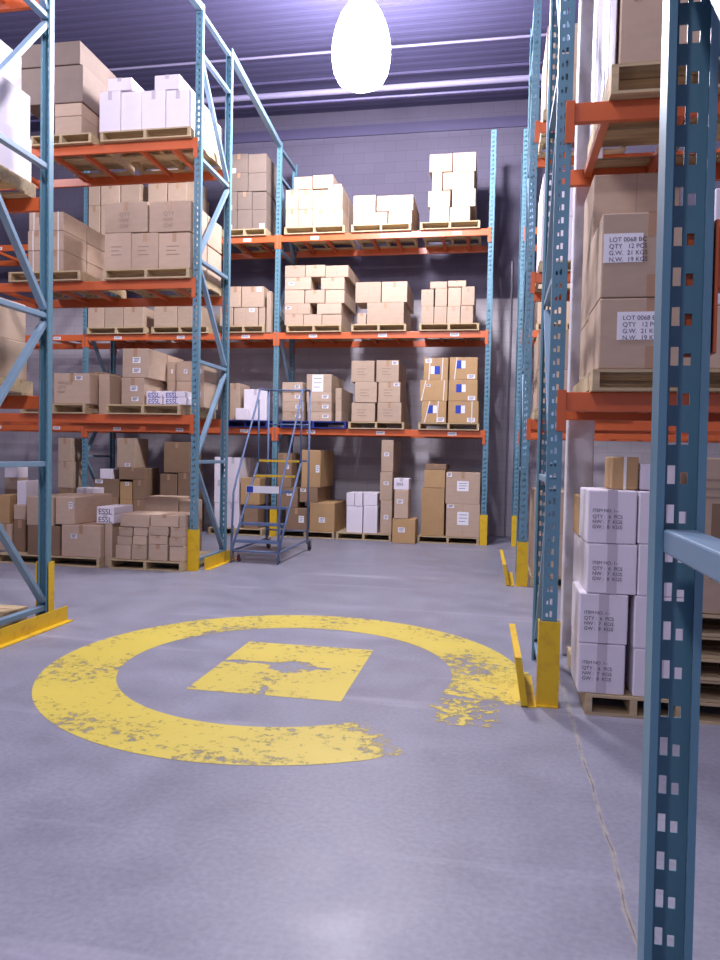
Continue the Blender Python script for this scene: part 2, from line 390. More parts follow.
rr_ = tag(empty('pallet_rack'), 'blue and orange pallet rack on the right holding big boxes and white cartons', 'pallet rack')
frame(rr_, XR, YR); frame(rr_, XR+BAY, YR); Z1R, Z2R = Z1-.05, Z2-.045
beams(rr_, XR, XR+BAY, YR, (Z1R, Z2R, Z3), cross=4)
YR2 = 8.80
r2 = tag(empty('pallet_rack'), 'blue pallet rack seen edge on behind the near right rack', 'pallet rack')
frame(r2, .345, YR2); frame(r2, .345+BAY, YR2); beams(r2, .345, .345+BAY, YR2, (Z1, Z2, Z3))
YR3 = 12.75
r3 = tag(empty('pallet_rack'), 'farthest right blue pallet rack standing against the back wall', 'pallet rack')
frame(r3, .37, YR3); beams(r3, .37, .37+BAY, YR3, (Z1, Z2, Z3)); frame(r3, .37+BAY, YR3)
r0 = tag(empty('pallet_rack'), 'foreground dark blue rack upright full of slots at the right edge', 'pallet rack')
YF = 1.51-D
frame(r0, .339, YF, HZ=[.12, 1.355, 2.55, 3.8, 5.05, 6.3]); beams(r0, .339, .347+BAY, YF, (1.94, Z2, Z3), cross=2); frame(r0, .347+BAY, YF)
r0.rotation_euler.y = -.007; r0.location = (.0133, 0, 0)

# ties joining the frame tops across the aisles
for ya, yb, xa, xb, lb in ((5.8+.01, Y1-.01, X0, X1, 'blue steel tie joining the tops of the two left racks'), (Y1+D+.01, YB-.012, X1, XB-BAY, 'blue steel tie from the left rack top to the back rack')):
    bm = nb(); bar(bm, (xa, ya, 6.96), (xb, yb, 6.96), .085, .085); tag(build('cross_aisle_tie', bm, 'brace', bevel=.004), lb, 'rack tie')

# yellow floor guard rails (steel angles)
def guard_rail(x, ya, yb, h, lean, label, away=-1):
    bm = nb(); t = .008
    vs_ = []
    for y in (ya, yb):
        for (px, pz) in ((x, 0), (x-lean, h), (x-lean+t, h), (x+t, t), (x+.07, t), (x+.07, 0)): vs_.append(bm.verts.new((px, y, pz)))
    n = 6
    for i in range(n): bm.faces.new((vs_[i], vs_[(i+1) % n], vs_[n+(i+1) % n], vs_[n+i]))
    bm.faces.new(vs_[:n][::-1]); bm.faces.new(vs_[n:])
    o = build('floor_guard_rail', bm, 'yellow'); tag(o, label, 'guard rail')
guard_rail(-3.66, 4.45, 5.83, .13, 0, 'low yellow angle guard along the nearest left rack end')
guard_rail(-3.60, 8.78, 9.85, .15, 0, 'low yellow angle guard along the rack end behind the ladder foot')
def bent(x, y0, y1, h0, h1, l0, l1, label):
    bm = nb(); t = .04
    a = [(x, y0, 0), (x-l0, y0, h0), (x-l0+t, y0, h0), (x+t, y0, 0)]; c = [(x, y1, 0), (x-l1, y1, h1), (x-l1+t, y1, h1), (x+t, y1, 0)]
    v = [bm.verts.new(p) for p in a+c]
    for i in range(4): bm.faces.new((v[i], v[(i+1) % 4], v[4+(i+1) % 4], v[4+i]))
    bm.faces.new(v[:4][::-1]); bm.faces.new(v[4:])
    box(bm, x, x+.09, y0, y1, 0, .008)
    tag(build('bent_guard_plate', bm, 'yellow'), label, 'guard rail')
bent(.195, 4.50, 5.15, .30, .36, .045, .07, 'bent yellow guard plate leaning outward at the near right rack foot')
bent(.17, 8.75, 9.75, .25, .30, .05, .08, 'small bent yellow guard plate at the foot of the farther right rack')

# ------------------------------------------------------------------ pallets
PH = .125
def pallet(x0, x1, y0, y1, z, label, material='wood', name='wooden_pallet', group='pallets on the racks', h=PH):
    p = empty(name, ((x0+x1)/2, y0, z)); tag(p, label, 'pallet', group); w_ = (x1-x0)/2; d = y1-y0
    bm = nb(); t = .018; n = 7; bw = d/n
    for k in range(n): box(bm, -w_, w_, k*bw+.008, (k+1)*bw-.008, h-t, h-.001)
    build('top_deck', bm, material, p)
    bm = nb()
    for k in (0, 3, 6): box(bm, -w_, w_, k*bw+.008, (k+1)*bw-.008, .001, t)
    build('bottom_deck', bm, material, p)
    for c in (-w_+.02, 0, w_-.02):
        bm = nb(); box(bm, c-.02, c+.02, .008, d-.008, t+.001, h-t-.001); build('stringer', bm, material, p)
    return p

# ------------------------------------------------------------------ cartons
LOOK = {'dim': 'shade-darkened brown carton', 'tan': 'tan carton', 'brown': 'brown carton', 'white': 'white carton', 'kraft': 'yellowish brown carton', 'dark': 'dark carton'}
USED = {}
def uniq(l):
    USED[l] = USED.get(l, 0)+1
    if len(l.split()) > 16: print('LONGLABEL', l)
    if USED[l] > 1: print('DUPLABEL', l)
    return l
def carton(x0, x1, y0, y1, z0, z1, m, label, group, deco=(), tapeit=None, name='cardboard_box', rz=0):
    w_, d, h = x1-x0, y1-y0, z1-z0
    bm = nb(); box(bm, -w_/2, w_/2, 0, d, 0, h)
    o = build(name, bm, m, bevel=min(.008, w_*.05), loc=((x0+x1)/2, y0, z0))
    if rz: o.rotation_euler.z = rz
    tag(o, uniq(label), 'box', group)
    # closed flaps: a seam of tape runs over the top and down the front
    if tapeit is None: tapeit = random.random() < .55
    if tapeit and w_ > .15:
        bm = nb(); tw = .026 if w_ < .7 else .036; hh = min(.11, h*.28)
        box(bm, -tw, tw, -.0012, .001, h-hh, h+.001); box(bm, -tw, tw, -.0012, d+.001, h-.001, h+.0012)
        build('packing_tape', bm, 'tapewhite' if m == 'white' else 'tape', o)
    else:
        bm = nb(); box(bm, -.0015, .0015, -.0004, .001, 0.01, h-.01) if w_ > .4 else box(bm, -w_/2+.01, w_/2-.01, .3*d, .3*d+.003, h-.001, h+.0006)
        build('flap_seam', bm, 'inklight', o)
    for dc in deco:
        k = dc[0]
        if k == 'label':       # u v w h as fractions of the front
            _, u, v, lw, lh = dc; bm = nb(); box(bm, (u-.5-lw/2)*w_, (u-.5+lw/2)*w_, -.0024, -.0012, (v-lh/2)*h, (v+lh/2)*h)
            q = build('shipping_label', bm, 'paper', o)
            if w_*lw > .03:
                bm = nb()
                for t in range(3):
                    zz = (v+lh/2*(.55-.5*t))*h
                    box(bm, (u-.5-lw/2*.7)*w_, (u-.5+lw/2*(.7-.3*(t == 2)))*w_, -.003, -.0022, zz-.004, zz+.004)
                build('label_print', bm, 'ink', q)
        elif k == 'logo':      # blue block with white block beside it
            _, u, v, s, flip = dc; a, c = (-s, 0) if not flip else (0, s)
            bm = nb(); box(bm, (u-.5)*w_+a, (u-.5)*w_+c, -.0024, -.0012, v*h-s*.75, v*h+s*.75); build('blue_sticker', bm, 'blueink', o)
            a, c = (0, s*.75) if not flip else (-s*.75, 0)
            bm = nb(); box(bm, (u-.5)*w_+a, (u-.5)*w_+c, -.0026, -.0014, v*h-s*.7, v*h+s*.7); build('white_sticker', bm, 'paper', o)
        elif k == 'strap':
            _, ua, ub = dc; bm = nb()
            v_ = [bm.verts.new(p) for p in (((ua-.5)*w_-.008, -.0035, .0), ((ua-.5)*w_+.008, -.0035, .0), ((ub-.5)*w_+.008, -.0035, h), ((ub-.5)*w_-.008, -.0035, h))]
            r = bm.faces.new(v_); bmesh.ops.extrude_face_region(bm, geom=[r]); bmesh.ops.translate(bm, vec=(0, .003, 0), verts=bm.verts[-4:]); build('strap', bm, 'strap', o)
        elif k == 'text':
            _, u, v, s, body, mm = dc; text('printed_marking', body, s, mm, o, ((u-.5)*w_, -.0016, v*h))
        elif k == 'lines':     # faint printed lines
            _, u, v, lw, n = dc; bm = nb()
            for t in range(n): box(bm, (u-.5)*w_, (u-.5+lw*(1-.25*(t % 2)))*w_, -.0015, .0, v*h-t*.05-.006, v*h-t*.05+.006)
            build('printed_marking', bm, 'inklight', o)
        elif k == 'band':
            _, v = dc; bm = nb(); box(bm, -w_/2-.001, w_/2+.001, -.0015, d+.0015, v*h-.012, v*h+.012); build('packing_tape', bm, 'tape', o)
        elif k == 'side':
            _, v, lh = dc; bm = nb(); box(bm, w_/2, w_/2+.0012, d*.3, d*.6, (v-lh/2)*h, (v+lh/2)*h); build('shipping_label', bm, 'paper', o)
    return o
ORD = ['', 'second', 'third', 'fourth', 'fifth', 'sixth']
def posname(i, n):
    if n == 1: return ''
    if n <= 3: return {2: ('left', 'right'), 3: ('left', 'centre', 'right')}[n][i]
    if i in (0, n-1): return 'leftmost' if i == 0 else 'rightmost'
    return ORD[i]+' from left'
def rowname(i, n):
    if n == 1: return ''
    if i in (0, n-1): return 'bottom' if i == 0 else 'top'
    return 'middle' if n == 3 else ORD[i]+' up'
def clampx(x0, x1, Y, d):
    for Yr, xs in ((YB, [XB-BAY*i for i in range(4)]), (Y1, [X1, X1-BAY])):
        if Y+d < Yr-.02 or Y > Yr+D+.02: continue
        for xp in xs:
            if x1 > xp-.064 and x0 < xp+.064:
                if (x0+x1)/2 > xp: x0 = xp+.066
                else: x1 = xp-.066
    return x0, max(x1, x0+.05)
def load(Y, base, rows, where, m='tan', depth=.54, rear='right', pal=None, pdepth=1.15, pmat='wood', pname='wooden_pallet', jig=.012, group=None):
    """rows bottom-to-top: each a list of (x0, y0, x1, y1[, material[, deco...]]) in photo pixels on the plane of the front faces"""
    z = base
    if pal:
        a, c, _, _ = rectXZ((pal[0], 300, pal[1], 301) if False else (pal[0], pal[2], pal[1], pal[2]+1), Y)
        a, c = clampx(a, c, Y, pdepth)
        pl = {'wooden_pallet': 'wooden pallet', 'plastic_pallet': 'blue plastic pallet'}[pname]
        pallet(a, c, Y, Y+pdepth, base, uniq(pl+' under cartons, '+where), pmat, pname); z = base+PH
    placed = []; nr = len(rows)
    for ri, row in enumerate(rows):
        cur = []
        for ci, r in enumerate(row):
            x0, x1, z0, z1 = rectXZ(r[:4], Y); mm = r[4] if len(r) > 4 and r[4] else m; deco = list(r[5:])
            x0, x1 = clampx(x0, x1, Y, depth)
            if cur and x0 < cur[-1][1]+.005: x0 = cur[-1][1]+.005
            sup = [p for p in placed if min(x1, p[1])-max(x0, p[0]) > .02]
            zb = max([p[3] for p in sup], default=z)
            z0 = zb+.0015
            if z1-z0 < .06: z1 = z0+.10
            cur.append((x0, x1, z0, z1)); 
            yj = random.uniform(0, jig)
            pn, rn_ = posname(ci, len(row)), rowname(ri, nr)
            lb = ', '.join([LOOK[mm]]+[t for t in ((rn_+' '+pn).strip(),) if t]+[where])
            carton(x0, x1, Y+.03+yj, Y+.03+yj+depth, z0, z1, mm, lb, group or ('cartons, '+where), deco)
            if rear == 'all' or (rear == 'right' and ci == len(row)-1) or (rear == 'left' and ci == 0):
                lb = ', '.join([LOOK[mm], ' '.join(('rear '+rn_+' '+pn).split()), where])
                carton(x0+.004, x1-.004, Y+.05+jig+depth, Y+.05+jig+depth*2-.03, z0, z1-.004, mm, lb, group or ('cartons, '+where))
        placed += cur
    return placed
SL = lambda u=.3, v=.7, a=.22, b_=.22: ('label', u, v, a, b_)

# ---- back rack, top shelf
YBf = YB-.06
load(YBf, Z3, [
 [(285, 208.5, 298, 228), (298, 208.5, 312, 228), (312, 208.5, 327, 228, None, SL(.7, .3)), (327, 208.5, 342, 228, None, SL(.6, .4))],
 [(285, 189, 298, 208), (298, 189, 312, 208), (312, 189, 327, 208, None, SL(.7, .3)), (327, 187, 342, 208)],
 [(293.6, 176, 311, 189, None, SL(.2, .3)), (312, 174, 332.5, 189), (333, 183, 341, 189)]], 'left load on back rack top shelf', pal=(284, 344.5, 232))
load(YBf, Z3, [
 [(353, 212, 387, 226, 'tan'), (388, 210, 411.5, 226)],
 [(353, 194.5, 375, 211), (376.5, 194.5, 413, 210)]], 'middle load on back rack top shelf', pal=(351, 411, 229))
load(YBf, Z3, [
 [(429.5, 206, 449, 223), (449.5, 206, 470, 223)],
 [(428, 190, 450, 206), (452, 188, 475.5, 206)],
 [(432, 171, 442, 189), (443, 171, 474, 189)],
 [(429.5, 153, 452, 171), (453, 151.5, 476, 171)]], 'right load on back rack top shelf', pal=(420, 480, 226))
dlab = ('label', .2, .12, .3, .25)
load(YBf, Z3, [
 [(229, 209, 236, 232, None, dlab), (236.5, 209, 251, 232), (251.5, 209, 265.5, 232, None, ('label', .7, .15, .35, .25))],
 [(229, 191, 236, 209, None, dlab), (236.5, 191, 251, 209), (251.5, 191, 265.5, 209)],
 [(229, 172, 247, 191), (247.5, 172, 265.5, 191)], [(229, 153, 247, 172, None, dlab), (247.5, 153, 265.5, 172)]], 'dim tall load, back rack top shelf', m='dim', pal=(222, 266, 234))
load(YBf, Z3, [[(x, 205, x+19, 232) for x in (80, 100, 120)], [(x, 182, x+19, 205) for x in (80, 100, 120)]], 'far left load on back rack top shelf', pal=(78, 140, 234))
load(YBf, Z3, [[(x, 205, x+19, 232) for x in (147, 167)], [(x, 182, x+19, 205) for x in (147, 167)], [(150, 168, 184, 182)]], 'load behind white cartons, back rack top shelf', pal=(145, 205, 234))
# ---- back rack, middle shelf
load(YBf, Z2, [
 [(284, 314, 302.5, 327.5), (303, 314, 321, 327.5), (321.5, 314, 341, 327.5)],
 [(284, 303, 309.5, 314, None, SL(.15, .6)), (316.5, 303, 341, 314)],
 [(284, 289.5, 303.5, 303), (304.5, 289.5, 324, 303), (325, 289.5, 344, 303)],
 [(284.5, 277, 310.5, 289.5, None, SL(.25, .5)), (320.5, 277, 344, 289.5)],
 [(284.5, 265, 304.5, 277), (305, 264.5, 324.5, 277), (325, 265, 348, 277)]], 'left load on back rack middle shelf', pal=(286, 341, 330))
load(YBf, Z2, [
 [(357, 313, 365.5, 326), (366.5, 302, 403.5, 326)], [(355, 281.5, 380.5, 302), (381.4, 281, 407, 302)]], 'middle load on back rack middle shelf', pal=(351, 406, 329), rear='right')
load(YBf, Z2, [
 [(421, 306, 433.5, 324), (434, 306, 446.5, 324), (447, 306, 460, 324), (460.5, 305, 473, 324)],
 [(421, 289, 433.5, 306), (435, 288, 447, 306), (448, 287, 461, 306), (461.5, 286, 474.5, 306)],
 [(430, 281, 447, 288), (448, 280, 466, 288)]], 'right load on back rack middle shelf', pal=(419, 479, 328))
load(YBf, Z2, [
 [(219, 307, 232, 327), (233, 307, 257, 327, None, SL(.75, .85)), (258, 307, 264, 327)],
 [(229, 286, 240, 307), (241, 286, 263, 307, None, SL(.8, .85))]], 'load left of back rack post, middle shelf', pal=(222, 264, 329))
load(YBf, Z2, [[(266.0, 291, 270.6, 326, 'tan')]], 'narrow one beside back rack post, middle shelf', rear='')
load(YBf, Z2, [[(84, 306, 103, 327), (103.5, 306, 122, 327), (122.5, 306, 142, 327)]], 'low load far left on back rack middle shelf', pal=(83, 145, 329))
load(YBf, Z2, [[(153, 306, 176, 327), (176.5, 306, 201, 327)]], 'low load behind left rack end, back middle shelf', pal=(151, 208, 329))
# ---- back rack, lower shelf
lab = ('label', .75, .55, .26, .35)
load(YBf, Z1, [
 [(281.7, 412, 303, 421.5, None, lab), (307, 412, 331, 421.5, None, lab), (335, 411, 341, 421.5)],
 [(281.7, 402, 303, 412, None, lab), (306.5, 402, 331, 412, None, lab), (335, 399, 341, 411)],
 [(281.7, 392, 302, 402, None, lab), (306, 392, 331, 402, None, lab), (335, 388, 341, 399)],
 [(281.7, 382, 302, 392, None, lab), (306, 374, 331, 392, None, ('label', .45, .5, .45, .96))]], 'load on blue pallet, back rack lower shelf', pal=(280, 346, 424), pmat='bluewood', pname='plastic_pallet')
prt = ('lines', .25, .62, .4, 3)
mk = ('label', .82, .88, .25, .15)
load(YBf, Z1, [
 [(351, 402.5, 374.5, 424, None, prt), (377, 402.5, 401, 424, None, prt)],
 [(354.5, 382, 376.5, 402.5, None, prt), (378, 382, 400, 402.5, None, prt, mk)],
 [(351, 360.5, 374, 382, None, prt), (376, 360, 398.5, 382, None, prt, mk)]], 'load of big boxes, back rack lower shelf', pal=(348, 404, 427))
S = .092
load(YBf, Z1, [
 [(421.5, 401, 446, 423.5, 'kraft', ('logo', .46, .62, S, False), ('strap', .12, .32), ('strap', .62, .68), ('label', .78, .14, .3, .2)), (448, 401, 478.5, 423.5, 'kraft', ('logo', .42, .62, S, False), ('strap', .78, .78), ('label', .76, .14, .26, .2))],
 [(420, 380, 447.5, 401, 'kraft', ('strap', .05, .2), ('strap', .85, .88), ('label', .3, .75, .14, .12)), (448.5, 379.5, 477.5, 401, 'kraft', ('logo', .45, .6, S, False), ('label', .8, .14, .26, .2))],
 [(423.5, 357.5, 448, 380, 'kraft', ('logo', .45, .45, S, True), ('strap', .22, .26), ('strap', .75, .78), ('label', .2, .86, .26, .18)), (449.5, 357, 477.5, 380, 'kraft', ('logo', .42, .68, S, False), ('strap', .18, .26), ('label', .78, .14, .28, .18))]], 'strapped load with blue logos, back rack lower shelf', pal=(418, 479, 427))
load(YBf, Z1, [[(229, 383, 239, 421, 'tan'), (243, 389, 266, 421, 'white')]], 'tall pair on lower shelf left of back rack post', pal=(222, 268, 424), pmat='bluewood', pname='plastic_pallet')
# small white parcels stand in front
x0, x1, z0, z1 = rectXZ((235, 408, 247, 421), YBf-.16)
b1 = carton(x0, x1, YBf-.14, YBf-.01, Z1+PH+.0, z1, 'white', 'small white carton in front of the tall white one, lower shelf', 'small parcels on the lower shelf', tapeit=False)
bpy.data.objects.remove(b1.children[0]) if b1.children else None
pal_low = Z1
load(YBf, Z1, [[(84, 395, 106, 422), (108, 398, 128, 422)], [(86, 372, 104, 395)]], 'load far left on back rack lower shelf', m='brown', pal=(82, 140, 426))
load(YBf, Z1, [[(150, 392, 170, 422), (171, 392, 192, 422)]], 'load behind left rack, back rack lower shelf', m='brown', pal=(148, 205, 426))

# ---- back rack, on the floor
load(YBf, 0, [
 [(285, 508, 306, 527.5, 'brown', ('label', .75, .5, .25, .3)), (309, 503, 334, 527.5, 'kraft', ('label', .5, .4, .25, .18))],
 [(272, 487.5, 297, 507, 'brown', ('label', .6, .7, .25, .2)), (299, 487.5, 317, 503, 'brown', ('label', .2, .8, .3, .2))],
 [(272, 453, 291, 487, 'brown', ('label', .7, .6, .25, .12)), (301, 450, 320, 487, 'kraft', ('label', .85, .5, .2, .2))]], 'brown load behind ladder under back rack', pal=(269, 334, 530))
load(YBf, 0, [
 [(346, 506, 362, 529, 'white'), (363, 506, 377, 529, 'white'), (380, 500.5, 391.5, 529, 'tan', ('label', .5, .5, .4, .13))],
 [(346, 493, 354, 506, 'white'), (354.5, 493, 362, 506, 'white'), (363, 493, 377, 506, 'white'), (379.5, 472, 392, 500.5, 'tan', ('label', .5, .6, .4, .12))],
 [(381, 440, 393, 472, 'tan', ('label', .45, .55, .4, .12))]], 'white stack and tall column under back rack', pal=(336, 391, 532))
load(YBf, 0, [
 [(421, 488, 444, 531, 'kraft'), (446, 504.5, 480, 531, 'tan', ('label', .5, .57, .34, .4), ('label', .13, .93, .2, .1))],
 [(424, 470, 445, 488, 'kraft'), (445.6, 472.5, 480, 504, 'tan', ('label', .5, .57, .34, .32), ('label', .1, .92, .15, .13))],
 [(425, 467, 446, 470.5, 'brown')]], 'load at right end under back rack', pal=(417, 479, 535))
load(YBf-.25, 0, [
 [(392, 519, 415, 539.5, 'kraft', ('label', .4, .55, .3, .2))],
 [(394, 490, 408, 519, 'tan', ('label', .4, .6, .45, .15))],
 [(393.5, 478.5, 408.5, 490, 'white', ('text', .18, .8, .10, 'ass', 'ink'))]], 'short floor column between two floor pallets', rear='', depth=.4)
load(YBf, 0, [
 [(213.5, 503, 223, 527, 'white'), (224, 503, 238, 527, 'white'), (243, 505, 257, 527, 'brown')],
 [(213.5, 480, 223, 503, 'white'), (224, 480, 238, 503, 'white'), (240, 478, 259, 505, 'kraft')],
 [(213.5, 457, 225, 480, 'white'), (226, 457.5, 238.5, 480, 'white')]], 'white stack behind left rack end', pal=(208, 262, 530))
# boxes further left under the back rack, seen between the left rack's posts
for args in (
 ([[(57, 488, 71, 528, 'brown')], [(57, 462, 71, 488, 'tan')], [(57, 438, 70, 462, 'tan')]], 'tall column at far left under back rack', 'brown'),
 ([[(90, 497, 117, 529, 'brown')], [(93, 479, 118, 497, 'brown', ('label', .2, .85, .3, .2))], [(99, 469, 111, 479, 'white')]], 'stack below small white box, under back rack', 'brown'),
 ([[(119, 500, 131, 528, 'kraft'), (132, 500, 143, 528, 'brown')], [(119, 482, 131, 500, 'kraft', ('label', .6, .9, .3, .2)), (132, 480, 145, 500, 'brown')], [(118, 468, 145, 480, 'brown')], [(116, 438, 134, 468, 'tan', ('label', .6, .1, .3, .12))]], 'mixed stack in middle under back rack', 'brown'),
 ([[(158, 505, 177, 528, 'brown'), (178, 505, 192, 528, 'brown')], [(159, 474, 176, 505, 'brown'), (177, 473, 191, 505, 'brown')], [(163, 442, 189, 473, 'brown')]], 'dark stack near the post under back rack', 'brown')):
    load(YBf, 0, args[0], args[1], m=args[2], rear='')

# ---- left rack (row with the ladder beside it)
Y1f = Y1-.08
for_w = 'white load on left rack top shelf'
load(Y1f, Z3, [
 [(98, 90, 119, 127.5, 'white'), (119.5, 90, 140, 127.5, 'white'), (140.5, 89, 164, 127.5, 'white'), (164.5, 88, 188, 127.5, 'white')],
 [(106, 76.5, 130, 90, 'white'), (153, 73, 178, 89, 'white')]], for_w, pal=(100, 190, 133), rear='right', pdepth=1.2, depth=.56)
load(Y1f, Z3, [[(53, 115, 80, 129, 'tan')], [(53, 102, 80, 115, 'tan')]], 'lower pair at left end of left rack top shelf', pal=(30, 91, 134), depth=1.1, rear='')
x0, x1, z0, z1 = rectXZ((24, 56, 82, 101.5), Y1f)
zb = max(bpy.data.objects[o].location.z for o in ('cardboard_box',) if o in bpy.data.objects)
load(Y1f, Z2, [
 [(103, 232, 129.5, 267, None, prt), (130, 232, 157, 267, None, prt), (157.5, 232, 191, 267, None, prt)],
 [(103, 201, 146, 232, None, ('text', .35, .68, .07, 'QTY\nNW\nGW', 'inklight')), (148, 200, 192, 232, None, ('text', .35, .68, .07, 'QTY\nNW\nGW', 'inklight'))]], 'tan load on left rack middle shelf', pal=(103, 189, 272), rear='right', pdepth=1.2)
st2 = (('strap', .3, .3), ('strap', .7, .7))
load(Y1f, Z2, [
 [(26, 250, 44, 270, None, *st2), (44.5, 250, 62, 270, None, *st2)],
 [(26, 230, 44, 250, None, *st2), (44.5, 230, 62, 250, None, *st2)],
 [(27, 211, 44, 230, None, *st2), (44.5, 211, 62, 230, None, *st2)]], 'strapped load at left of left rack middle shelf', pal=(8, 80, 275), rear='right', pdepth=1.2)
load(Y1f, Z1, [
 [(120, 377.5, 143, 405, None, ('label', .55, .6, .3, .2), ('label', .6, .2, .3, .16))],
 [(121, 348, 147, 377, None, ('label', .55, .6, .3, .2), ('label', .55, .25, .3, .16))]], 'pair standing at left of open pallet, left rack lower shelf', pal=(105, 180, 411), rear='right', pdepth=1.2)
def es(x0_, y0_, x1_, y1_): return (x0_, y0_, x1_, y1_, 'white', ('text', .12, .85, .085, 'ESSL', 'blueink'))
load(Y1f, Z1+PH-.0, [
 [es(145, 397, 161, 405), es(162, 397, 185, 405)], [es(145, 391, 161, 397), es(162, 391, 184, 397)]], 'small white boxes with blue print, left rack lower shelf', rear='', depth=.30, jig=.004)
load(Y1f+.50, Z1+PH, [
 [(166, 381, 174, 403, None, SL(.6, .5)), (175, 381, 191, 403, None, SL(.6, .5)), (196, 381, 212, 403, None, SL(.4, .5))],
 [(166, 361, 174, 381, None, SL(.6, .5)), (175, 361, 191, 381, None, SL(.6, .5)), (197, 361, 212, 381, None, SL(.4, .5))]], 'rear cluster on open pallet, left rack lower shelf', rear='', depth=.5)
load(Y1f, Z1, [[(52, 373, 88, 407, None, ('label', .7, .85, .2, .13), ('text', .12, .75, .055, 'FRAGILE\nQTY\nNW', 'inklight'))]], 'big box at left of left rack lower shelf', pal=(20, 85, 411), depth=.75, rear='')
load(Y1f+.15, Z1, [[(97, 374, 108, 411)]], 'box between the pallets, left rack lower shelf', rear='', depth=.7)
# floor under the left rack
pw = 'low pallet beside yellow post guard, left rack'
load(Y1f-.10, 0, [
 [(114, 545.5, 129, 555), (130, 545.5, 145, 555), (147, 545, 166, 555), (168, 547, 188, 555)],
 [(115.5, 536.5, 130, 545.5), (131, 536.5, 145, 545.5), (147, 536, 166, 545), (168, 538, 188, 547)],
 [(117.5, 527.5, 131, 536.5), (132, 527.5, 146, 536.5), (147, 527, 167, 536), (169, 528, 189, 537)],
 [(119, 514, 148, 527), (149, 515, 177, 527), (178, 516, 190, 527)]], pw, pal=(108, 187, 560), rear='', depth=.5, pdepth=1.1)
load(Y1f-.10, 0, [[(26, 526, 58, 554, 'brown'), (60, 525.5, 99, 554, 'tan', ('label', .32, .65, .16, .14))],
 [(25, 497, 52, 526, 'tan'), (54, 497, 73, 525, 'tan', ('label', .8, .7, .2, .25))]], 'pallet left of the small carton pallet, left rack floor', pal=(-4, 99, 560), rear='', depth=.95, pdepth=1.1)
load(Y1f-.02, 0, [[(103, 524, 110.5, 556, 'tan')], [(95, 515, 112.5, 524, 'white', ('text', .1, .85, .10, 'ESSL', 'ink'))], [(95, 507, 112.5, 515, 'white', ('text', .1, .85, .10, 'ESSL', 'ink'))]], 'narrow stack between the two floor pallets', rear='', depth=.5)
load(Y1f+1.07, 0, [[(75, 520, 92, 548, 'brown')], [(75, 488, 92, 520, 'white')]], 'tall white one behind, left rack floor', rear='', depth=.3)
load(Y1f+1.07, 0, [[(118, 521, 141, 550, 'brown'), (143, 521, 176, 550, 'tan'), (177, 521, 190, 550, 'brown')], [(143, 497, 177, 521, 'tan', ('text', .72, .28, .10, 'AP', 'ink')), (178, 501, 190, 521, 'tan')]], 'row behind small carton pallet, left rack floor', rear='', depth=.4)
load(Y1f+.1, PH, [[(-3, 524, 10, 556, 'tan'), (12, 520, 24, 556, 'brown')], [(-4, 495, 8, 524, 'kraft'), (12, 505, 24, 520, 'tan')], [(15, 481, 24, 505, 'white')]], 'stack at far left on left rack floor', rear='', depth=.5)
load(Y1f+1.07, 0, [[(3, 490, 16, 548, 'brown')], [(3, 478, 16, 490, 'tan')], [(3, 463, 16, 478, 'white')]], 'tall rear column at far left, left rack floor', rear='', depth=.25)

# big box resting across the pair on the top shelf
zt = rectXZ((53, 102, 80, 115), Y1f)[3]
x0, x1, z0, z1 = rectXZ((20, 66, 82, 101.5), Y1f)
carton(x0, x1, Y1f+.02, Y1f+1.12, zt+.003, z1, 'dim', 'wide brown carton overhanging the lower pair, left rack top shelf', 'cartons at left end of left rack top shelf')
x0, x1, _, zq = rectXZ((18, 43, 80, 66), Y1f)
carton(x0, x1, Y1f+.0, Y1f+1.14, z1+.003, zq, 'dim', 'wide brown carton topmost at left end of left rack top shelf', 'cartons at left end of left rack top shelf')

# ---- nearest left rack: only its aisle end shows
def stack3(xr, y0, y1, zs, z0, where, m, w_=.62, splits=2):
    z = z0
    for i, h in enumerate(zs):
        n = splits; dy = (y1-y0)/n
        for k in range(n):
            lb = '%s, %s %s, %s' % (LOOK[m], rowname(i, len(zs)), 'near' if k == 0 else 'far', where)
            carton(xr-w_, xr-(.0, .015, .10)[i], y0+k*dy+.004, y0+(k+1)*dy-.004, z+.0015, z+h, m, lb, 'cartons, '+where, [('side', .6, .2)] if i % 2 == 0 and m == 'white' and False else [])
        z += h
pallet(-5.2, -3.97, 4.62, 5.82, Z2, uniq('wooden pallet under white cartons, nearest left rack middle shelf'))
stack3(-4.00, 4.66, 5.80, (.38, .37, .34), Z2+PH, 'nearest left rack middle shelf', 'white', 1.1)
pallet(-5.2, -3.99, 4.62, 5.82, Z1, uniq('wooden pallet under tan cartons, nearest left rack lower shelf'))
stack3(-4.02, 4.66, 5.78, (.33, .33), Z1+PH, 'nearest left rack lower shelf', 'tan', 1.1)
pallet(-5.1, -3.98, 4.7, 5.75, 0, uniq('wooden pallet on the floor at the nearest left rack end'))
carton(-5.0, -4.12, 4.9, 5.42, PH+.001, PH+.19, 'tan', 'low tan carton on the floor pallet at the nearest left rack', 'cartons low at the nearest left rack', tapeit=True)

# ---- near right rack
YRf = YR-.09
def big(u, v, a, b_, lines): return [('label', u, v, a, b_), ('text', u-a*.40, v+b_*.40, .028, lines, 'ink')]
TXT = 'FIVE BOXES\n QTY  4 PCS\n G.W  18 KG\nCTN 126 OF 126'
